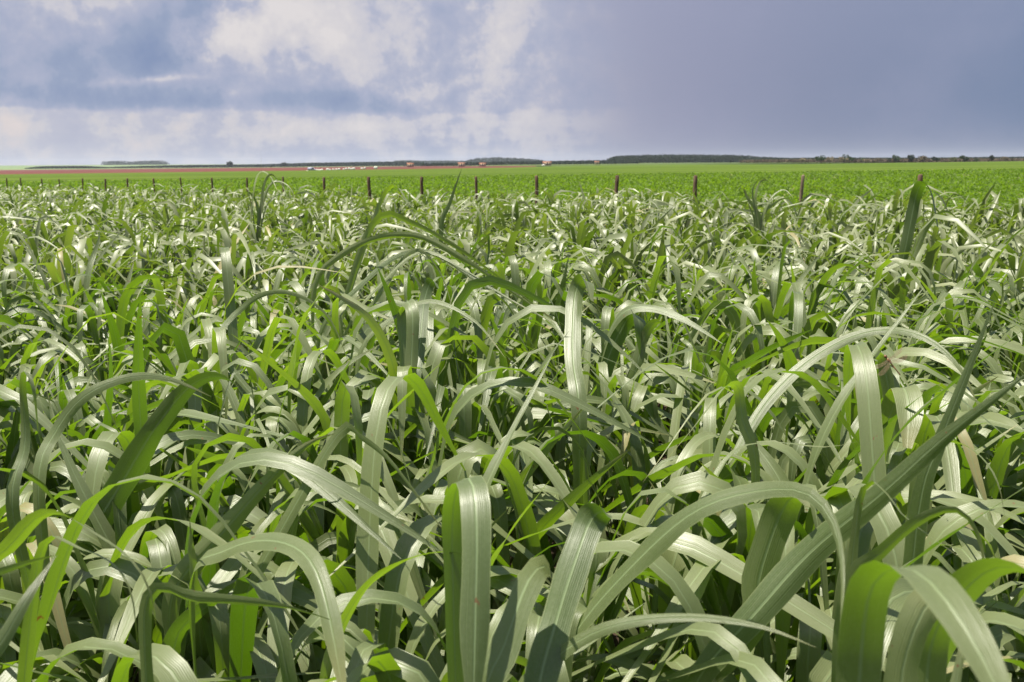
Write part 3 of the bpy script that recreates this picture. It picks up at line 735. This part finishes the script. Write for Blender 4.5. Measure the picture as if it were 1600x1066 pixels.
# ------------------------------------------------------------------ fence posts
ORD = ['first', 'second', 'third', 'fourth', 'fifth', 'sixth', 'seventh', 'eighth', 'ninth', 'tenth', 'eleventh', 'twelfth', 'thirteenth',
       'fourteenth', 'fifteenth', 'sixteenth', 'seventeenth', 'eighteenth', 'nineteenth', 'twentieth', 'twenty-first']
LOOK = {0: 'thickest brown wooden fence post, first of the row, behind the tall lone blade', 1: 'crooked pale-topped wooden fence post, second of the row, beside the ragged tuft',
        8: 'almost black wooden fence post, ninth of the row from the thick end'}
PXS = [1432, 1244, 1087, 960, 840, 745, 660, 583, 513, 450, 392, 339, 292, 250, 210, 173, 138, 104, 75, 45, 22]
for n_, px_ in enumerate(PXS):
    d = 16 + 1.4352 * n_; xx = (px_ - 800) / F * d; g0 = gz(xx, d)
    topz = at(px_, 274.5 + min(5.0, n_ * .35) + random.uniform(-1, 1), d)[2]; h = float(topz - g0)
    tilt = random.uniform(-.03, .03) + (.06 if n_ == 1 else 0); rad = random.uniform(.034, .044) * (.75 if n_ == 1 else .8 if n_ > 8 else 1)
    K, n = 12, 12; V = []
    for a_ in range(K):
        zz = h * a_ / (K - 1); r = rad * (1 - .12 * a_ / K)
        for b_ in range(n):
            an = b_ * 2 * math.pi / n
            rr = r * (1 + .07 * math.sin(an * 2 + n_) + .05 * math.sin(an * 5 + a_ * .7 + n_ * 2) + random.uniform(-.02, .02))
            V.append((rr * math.cos(an) + tilt * zz + .012 * math.sin(zz * 3 + n_), rr * math.sin(an), zz))
    for b_ in range(n):
        an = b_ * 2 * math.pi / n
        V.append((rad * .6 * math.cos(an) + tilt * h + .012 * math.sin(h * 3 + n_), rad * .6 * math.sin(an), h + .012 + random.uniform(0, .01)))
    V.append((tilt * h + .012 * math.sin(h * 3 + n_), 0, h + .02))
    Q = [(a_ * n + b_, a_ * n + (b_ + 1) % n, (a_ + 1) * n + (b_ + 1) % n, (a_ + 1) * n + b_) for a_ in range(K) for b_ in range(n)]
    Tt = [(K * n + b_, K * n + (b_ + 1) % n, (K + 1) * n) for b_ in range(n)]
    o = obj('fence_post', mesh_np('fence_post', V, [np.array(Q), np.array(Tt)], M_POST)); o.location = (xx, d, g0)
    if n_ == 1: o.data.materials[0] = M_POST_PALE
    tag(o, LOOK.get(n_, f'weathered brown wooden fence post, {ORD[n_]} along the row from the thickest post'), 'fence post', 'fence posts in a row')

# ------------------------------------------------------------------ far trees and woods
def clump_mesh(name, centres, sizes, mat, rg, squash=.8):
    """many leaf clumps: each a small bent pair of triangles"""
    N = len(centres); a = rg.normal(size=(N, 3)); a = unit(a); b = unit(np.cross(a, rg.normal(size=(N, 3)))); c = np.cross(a, b)
    s = sizes[:, None]
    V = np.stack([centres + a * s, centres + b * s * .8, centres - a * s * .9, centres - b * s * .8, centres + c * s * .5], 1)
    i = np.arange(N)[:, None] * 5
    T = np.concatenate([i + np.array([0, 1, 4]), i + np.array([1, 2, 4]), i + np.array([2, 3, 4]), i + np.array([3, 0, 4])])
    return mesh_np(name, V.reshape(-1, 3), [T], mat, smooth=False)


def tree(px, ybase, w, h, D, mat, label, rg, name='tree', shape='round', group='trees along the far edge of the fields'):
    p = at(px, ybase + .4, D); k = D / F; W_, H_ = w * k * 1.15, (h + .4) * k * 1.12
    e = empty(name, p, label, 'bush' if name == 'bush' else 'tree', group)
    tr = stem_mesh(np.array([[0, 0, -.4], [0.02 * W_, 0, H_ * .3], [-.02 * W_, 0, H_ * .7]]), H_ * .05, H_ * .02, M_TRUNK)
    obj('trunk', tr, e)
    nlobe = 6; N = 420; cs = []
    for _ in range(nlobe):
        cs.append([rg.uniform(-.30, .30) * W_, rg.uniform(-.3, .3) * W_, rg.uniform(.30, .78) * H_, rg.uniform(.16, .26)])
    cs = np.array(cs); pick = cs[rg.integers(0, nlobe, N)]
    v = unit(rg.normal(size=(N, 3))) * (rg.random(N) ** .35)[:, None]
    C = pick[:, :3] + v * np.stack([pick[:, 3] * W_, pick[:, 3] * W_, pick[:, 3] * H_ * 1.1], -1)
    if shape == 'column': C[:, :2] *= .8
    C[:, 2] = np.clip(C[:, 2], .02 * H_, H_ * 1.02)
    obj('crown', clump_mesh('crown', C, rg.uniform(.05, .10, N) * min(W_, H_), mat, rg), e)
    return e


def wood(name, pts, D, mat, label, rg, depth=40, n_per=90, kind='stuff'):
    """pts: list of (px, ybase, ytop); a belt of trees as one mass"""
    pts = np.array(pts, float); px = pts[:, 0]
    n = int((px[-1] - px[0]) * n_per / 10 * 7); k = D / F
    X = rg.uniform(px[0], px[-1], n); yb = np.interp(X, px, pts[:, 1]); yt = np.interp(X, px, pts[:, 2])
    bump = .85 + .10 * np.sin(X * .9 + 1) * np.sin(X * .37) + .10 * rg.random(n)
    bb = np.array([at(a, b, D) for a, b in zip(X, yb)])
    hgt = (yb - yt) * k * bump; f = rg.random(n) * 1.0
    C = bb + np.stack([np.zeros(n), rg.uniform(0, depth, n), hgt * f], -1)
    s = rg.uniform(.5, 1.1, n) * k * (1.25 - .45 * f)
    o = obj(name, clump_mesh(name, C, s, mat, rg)); tag(o, label, 'trees', kind=kind); return o


rt_ = np.random.default_rng(77)
wood('woods', [(38, 263.5, 263), (60, 263.3, 260), (120, 263, 259.5), (160, 262.6, 262)], 1480, M_WOOD_FAR, 'thin dark belt of trees at the edge of the red field', rt_)
wood('woods', [(172, 262.5, 261), (260, 262, 258.5), (400, 261, 257), (480, 260, 254.5), (600, 259, 252.6), (660, 259, 253)], 1470, M_WOOD_FAR, 'long dark line of trees beyond the red earth', rt_)
wood('woods', [(157, 258.4, 251.8), (186, 258.4, 251.6)], 3350, M_WOOD_FAR, 'small square plantation block on the far rise', rt_, 120)
wood('woods', [(193, 258.4, 255), (206, 258.4, 251.8), (240, 258.2, 250.8), (246, 258.2, 254)], 3350, M_WOOD_FAR, 'longer wooded block with a humped top on the far rise', rt_, 120)
wood('woods', [(616, 254, 251), (640, 254, 250.6), (660, 254, 251.5), (700, 255, 251), (735, 255, 252)], 3200, M_WOOD_FAR, 'faint pale line of far trees behind the clay-roofed houses', rt_, 100)
wood('woods', [(655, 259.5, 255), (730, 258.5, 254), (800, 257, 252.5), (870, 256.5, 251.5), (960, 255.6, 250), (1000, 255, 250)], 920, M_WOOD_FAR, 'low dark hedge of trees running behind the houses', rt_)
wood('woods', [(726, 257, 251), (742, 257, 247), (775, 256.5, 245.2), (810, 256, 246.5), (850, 256, 250)], 2300, M_WOOD_FAR, 'blue rounded wood rising over the houses', rt_, 150)
wood('woods', [(954, 255, 250), (964, 254.5, 243.5), (1000, 254.3, 241.8), (1060, 254, 240.8), (1160, 253.5, 241.8), (1190, 253.5, 244.5), (1252, 253, 247.5)], 1000, M_WOOD_FAR,
     'dark flat-topped plantation standing on the horizon', rt_, 60, 150)
wood('hedgerow', [(1170, 254, 250), (1260, 253.8, 248.6), (1400, 253.3, 248.2), (1600, 252.8, 247.4), (1640, 252.7, 247.4)], 560, M_BROWN, 'brown scrubby hedgerow behind the green crop', rt_, 25)
wood('woods', [(1180, 252, 247), (1300, 252, 246.2), (1450, 251, 246.4), (1640, 250, 244.5)], 900, M_WOOD_FAR, 'distant dark trees showing over the brown hedgerow', rt_, 60)
FT = [(357, 261.6, 13, 8.5, 1300, M_WOOD_FAR, 'tree', 'round dark lone tree standing up from the red field edge'),
      (444, 260.8, 9, 7, 1300, M_WOOD_FAR, 'tree', 'smaller dark lone tree behind the red field, near the tall tuft'),
      (1253, 253.6, 13, 7, 520, M_SCRUB, 'bush', 'dull purplish bush at the end of the plantation'),
      (1283, 253.6, 16, 9, 540, M_TREE, 'tree', 'dark twin-topped tree past the end of the plantation'),
      (1296, 253.5, 12, 7.5, 515, M_SCRUB, 'bush', 'pinkish tan bush between two dark trees'),
      (1327, 253.4, 20, 11, 540, M_TREE, 'tree', 'tallest dark tree with a pale bush in front of it'),
      (1318, 253.4, 13, 8, 512, M_SCRUB, 'bush', 'round pale tan bush in front of the tallest dark tree'),
      (1347, 253.2, 14, 8, 540, M_TREE, 'tree', 'low dark tree with a sloping top by the pink scrub'),
      (1352, 253.2, 12, 5, 510, M_SCRUB, 'bush', 'low pinkish scrub in front of the sloping dark tree'),
      (1372, 253.1, 18, 5.5, 508, M_BROWN, 'bush', 'wide reddish brown scrub patch'),
      (1396, 253, 17, 10.5, 560, M_TREE, 'tree', 'broad flat-topped dark tree beside a teal one'),
      (1424, 253, 13, 10, 560, M_WOOD_FAR, 'tree', 'square-topped bluish tree next to the broad flat one'),
      (1442, 252.9, 18, 9, 520, M_BROWN, 'bush', 'round bare brown bush with a smooth dome'),
      (1463, 252.8, 11, 7.5, 540, M_WOOD_FAR, 'tree', 'small dark blue tree just after the brown dome'),
      (1486, 252.8, 18, 6.5, 515, M_OLIVE, 'bush', 'olive yellow bush before the round dark green tree'),
      (1508, 252.7, 15, 9.5, 510, M_TREE, 'tree', 'round dark green tree standing clear of the hedgerow'),
      (1526, 252.6, 7, 4, 505, M_TREE, 'bush', 'tiny dark bush in the gap after the round green tree'),
      (1549, 252.6, 8, 8.5, 508, M_WOOD_FAR, 'tree', 'narrow blackish column-shaped tree'),
      (1570, 252.5, 22, 7, 520, M_BROWN, 'bush', 'long low brown bush beside the column-shaped tree')]
for px_, yb, w_, h_, D_, mt, nm, lb in FT:
    tree(px_, yb, w_, h_, D_, mt, lb, rt_, nm, 'column' if 'column' in lb else 'round')

# ------------------------------------------------------------------ houses, bales, van far away
def box(x0, x1, y0, y1, z0, z1):
    V = np.array([(x, y, z) for z in (z0, z1) for y in (y0, y1) for x in (x0, x1)], float)
    Q = np.array([(0, 2, 3, 1), (4, 5, 7, 6), (0, 1, 5, 4), (2, 6, 7, 3), (0, 4, 6, 2), (1, 3, 7, 5)])
    return V, Q


def boxes(name, bs, mat, parent=None):
    Vs, Qs, off = [], [], 0
    for b in bs:
        V, Q = box(*b); Vs.append(V); Qs.append(Q + off); off += 8
    return obj(name, mesh_np(name, np.concatenate(Vs), [np.concatenate(Qs)], mat, smooth=False), parent)


def house(px, ybase, wpx, hpx, D, label, wallm=None, rz=0.0):
    p = at(px, ybase, D); k = D / F; w, h = wpx * k, hpx * k * .68; d = w * .7; r = hpx * k * .30
    e = empty('house', p, label, 'house', 'small farm houses on the horizon', rz)
    wl = boxes('wall', [(-w / 2, w / 2, 0, d, -.5, h)], wallm or M_WALL, e)
    V = [(-w * .56, -.3, h), (w * .56, -.3, h), (w * .56, d + .3, h), (-w * .56, d + .3, h), (-w * .56, d / 2, h + r), (w * .56, d / 2, h + r)]
    me = mesh_np('roof', np.array(V), [np.array([(0, 1, 5, 4), (2, 3, 4, 5), (3, 2, 1, 0)]), np.array([(0, 4, 3), (1, 2, 5)])], M_TILE, smooth=False)
    obj('roof', me, e)
    boxes('door', [(-.45, .45, -.04, .03, -.1, 2.0)], M_DARK, e)
    for s in (-1, 1):
        boxes('window', [(s * w * .3 - .5, s * w * .3 + .5, -.04, .03, h * .35, h * .75)], M_DARK, e)


house(641, 260.3, 10, 5.5, 860, 'small orange and cream farmhouse at the end of the white bags')
boxes_p = None
house(721, 259.6, 10, 5.5, 850, 'cream house with a low clay roof before the wooded rise')
house(754, 259.2, 10, 4.6, 850, 'long pale house with a reddish roof beside a cream one')
house(855, 257.6, 13, 5, 800, 'reddish roofed house half hidden by the low hedge of trees')
house(933, 256.2, 7, 4.2, 850, 'tiny pinkish house close to the flat-topped plantation')


def bale(px, py, wpx, hpx, D, label):
    p = at(px, py, D); k = D / F; n, K = 14, 9; V = []
    for a_ in range(K):
        ph = math.pi * a_ / (K - 1)
        for b_ in range(n):
            an = b_ * 2 * math.pi / n
            sx = abs(math.cos(an)) ** .55 * math.copysign(1, math.cos(an)); sy = abs(math.sin(an)) ** .55 * math.copysign(1, math.sin(an))
            rr = math.sin(ph) ** .5 if 0 < ph < math.pi - 1e-6 else 0.05
            zc = .5 - .5 * math.copysign(abs(math.cos(ph)) ** .7, math.cos(ph))
            V.append((rr * sx * wpx * k / 2 * random.uniform(.95, 1.05), rr * sy * .6, hpx * k * zc))
    Q = [(a_ * n + b_, a_ * n + (b_ + 1) % n, (a_ + 1) * n + (b_ + 1) % n, (a_ + 1) * n + b_) for a_ in range(K - 1) for b_ in range(n)]
    o = obj('bulk_bag', mesh_np('bulk_bag', np.array(V), [np.array(Q)], M_WHITE)); o.location = tuple(p - np.array([0, 0, .15]))
    tag(o, label, 'bag', 'white bags set out along the edge of the red field')


BG = 'small white bag in the broken line along the edge of the red field'
for px_, w_, h_, lb in [(495, 5, 2.8, 'first white bag after the lavender van'), (500, 5, 2.4, 'flat white bag, second after the lavender van'), (503.5, 3, 3, BG), (512, 5, 3.2, BG), (516, 3, 2.4, BG),
                        (521, 4, 2.4, BG), (526, 3, 2.6, BG), (530, 3.4, 3, BG), (537, 3, 2.2, BG), (541, 3.2, 3.2, BG), (545.5, 4, 3.4, BG), (549.5, 3.4, 2.6, BG),
                        (553, 4, 3.2, BG), (565.5, 4, 2.6, BG), (570, 3, 3.2, BG), (587, 6, 3.8, 'large white bag lying apart at the end of the line'), (480, 4, 1.6, 'low whitish bag just before the lavender van'),
                        (849, 6, 2, 'flat white bag in front of the reddish roofed house')]:
    yb = float(np.interp(px_, [480, 500, 550, 590, 849], [267.4, 266.7, 264.9, 263.7, 258.8]))
    bale(px_, yb, w_, h_, 494, lb)
p = at(487, 267.4, 493); e = empty('van', p, 'pale lavender grey van parked where the white bags begin', 'van', rz=.2)
boxes('body', [(-1.9, 1.0, -.8, .8, .35, 1.75), (1.0, 1.9, -.78, .78, .35, 1.05)], M_VAN, e)
boxes('windscreen', [(1.003, 1.06, -.68, .68, 1.06, 1.6)], M_DARK, e)
boxes('window', [(.1, .85, -.83, -.803, 1.05, 1.55)], M_DARK, e)
for sx in (-1.2, 1.2):
    for sy in (-.82, .72):
        n = 14; a = np.arange(n) * 2 * np.pi / n
        V = np.concatenate([np.stack([sx + .33 * np.cos(a), np.full(n, sy), .33 + .33 * np.sin(a)], -1), np.stack([sx + .33 * np.cos(a), np.full(n, sy + .12), .33 + .33 * np.sin(a)], -1),
                            [[sx, sy - .01, .33], [sx, sy + .13, .33]]])
        q = np.array([(i_, (i_ + 1) % n, n + (i_ + 1) % n, n + i_) for i_ in range(n)])
        t3 = np.array([(i_, (i_ + 1) % n, 2 * n) for i_ in range(n)] + [(n + i_, n + (i_ + 1) % n, 2 * n + 1) for i_ in range(n)])
        obj('wheel', mesh_np('wheel', V, [q, t3], M_RUBBER, smooth=False), e)

# ------------------------------------------------------------------ dragonfly
def dragonfly():
    D = 2.24; p = at(1386, 560, D)
    e = empty('dragonfly', p, 'brown dragonfly with clear spread wings resting on a wide silvery leaf', 'dragonfly')
    mb, t, out = mat_new('dragonfly_body')
    g = t.new('ShaderNodeNewGeometry'); n, _ = t.noise(g.outputs['Position'], 160, 3, .6)
    pb = t.new('ShaderNodeBsdfPrincipled'); t.put(pb.inputs['Base Color'], t.ramp(n, [(.35, (.03, .018, .01, 1)), (.6, (.22, .10, .04, 1))])); pb.inputs['Roughness'].default_value = .4
    t.l.new(pb.outputs[0], out.inputs[0])
    mw, t, out = mat_new('dragonfly_wing')
    tc = t.new('ShaderNodeTexCoord'); vo = t.new('ShaderNodeTexVoronoi', feature='DISTANCE_TO_EDGE'); t.l.new(tc.outputs['Object'], vo.inputs['Vector']); vo.inputs['Scale'].default_value = 420
    tr = t.new('ShaderNodeBsdfTransparent'); gl = t.new('ShaderNodeBsdfPrincipled'); gl.inputs['Base Color'].default_value = (.25, .18, .12, 1); gl.inputs['Roughness'].default_value = .2
    f = t.add(.22, t.step(vo.outputs['Distance'], .10, .03, 0, .6))
    mx = t.new('ShaderNodeMixShader'); t.l.new(f, mx.inputs[0]); t.l.new(tr.outputs[0], mx.inputs[1]); t.l.new(gl.outputs[0], mx.inputs[2]); t.l.new(mx.outputs[0], out.inputs[0])
    ax = unit(at(1408, 588, D - .02) - p)                                  # tail direction
    vdir = unit(EYE - p); side = unit(np.cross(ax, vdir)); nrm = np.cross(side, ax)
    # one continuous body: head, thorax and slender abdomen
    s = np.array([-.010, -.008, -.005, -.002, -.0005, .001, .005, .009, .012, .015, .020, .030, .040, .046, .048]); rr = np.array([.0005, .003, .0036, .0028, .0012, .0022, .0037, .0036, .0026, .0015, .0016, .0013, .0013, .0014, .0004])
    pts = np.outer(s, ax); n = 10; an = np.arange(n) * 2 * np.pi / n
    V = pts[:, None] + rr[:, None, None] * (side[None, None] * np.cos(an)[None, :, None] + nrm[None, None] * np.sin(an)[None, :, None])
    K = len(s); i = np.arange(K - 1)[:, None] * n + np.arange(n)[None]; j = np.arange(K - 1)[:, None] * n + (np.arange(n)[None] + 1) % n
    obj('body', mesh_np('body', V.reshape(-1, 3), [np.stack([i, j, j + n, i + n], -1).reshape(-1, 4)], mb), e)
    for sgn in (-1, 1):
        for s0, sweep, L, wd in ((.004, -.16, .042, .0085), (.009, .22, .040, .011)):
            u = np.linspace(0, 1, 12); lead = np.outer(u * L, side * sgn) + np.outer(s0 + u * L * sweep, ax) + np.outer(.003 + .002 * u - .006 * u * u, nrm)
            w = wd * np.sqrt(np.clip(u * 3 + .08, 0, 1)) * np.sqrt(np.clip((1 - u) * 4, 0.02, 1))
            a1 = lead; a2 = lead + w[:, None] * ax[None] + .0004 * nrm
            V = np.stack([a1, a2], 1).reshape(-1, 3); i = np.arange(11) * 2
            obj('wing', mesh_np('wing', V, [np.stack([i, i + 1, i + 3, i + 2], -1)], mw), e)
    for sgn in (-1, 1):
        for s0 in (.001, .004, .007):
            obj('leg', stem_mesh(np.array([ax * s0 + side * sgn * .002, ax * s0 + side * sgn * .007 - nrm * .002, ax * (s0 + .001) + side * sgn * .010 - nrm * .008]), .0004, .0002, mb), e)


dragonfly()

# ------------------------------------------------------------------ air
V, Q = box(-9000, 9000, -60, 9000, -75, 48)
mh, t, out = mat_new('haze')
pv = t.new('ShaderNodeVolumePrincipled'); pv.inputs['Color'].default_value = (.80, .87, 1.0, 1); pv.inputs['Density'].default_value = .00008; pv.inputs['Anisotropy'].default_value = 0.2
t.l.new(pv.outputs[0], out.inputs['Volume'])
o = obj('haze', mesh_np('haze', V, [Q], mh, smooth=False)); o['kind'] = 'stuff'
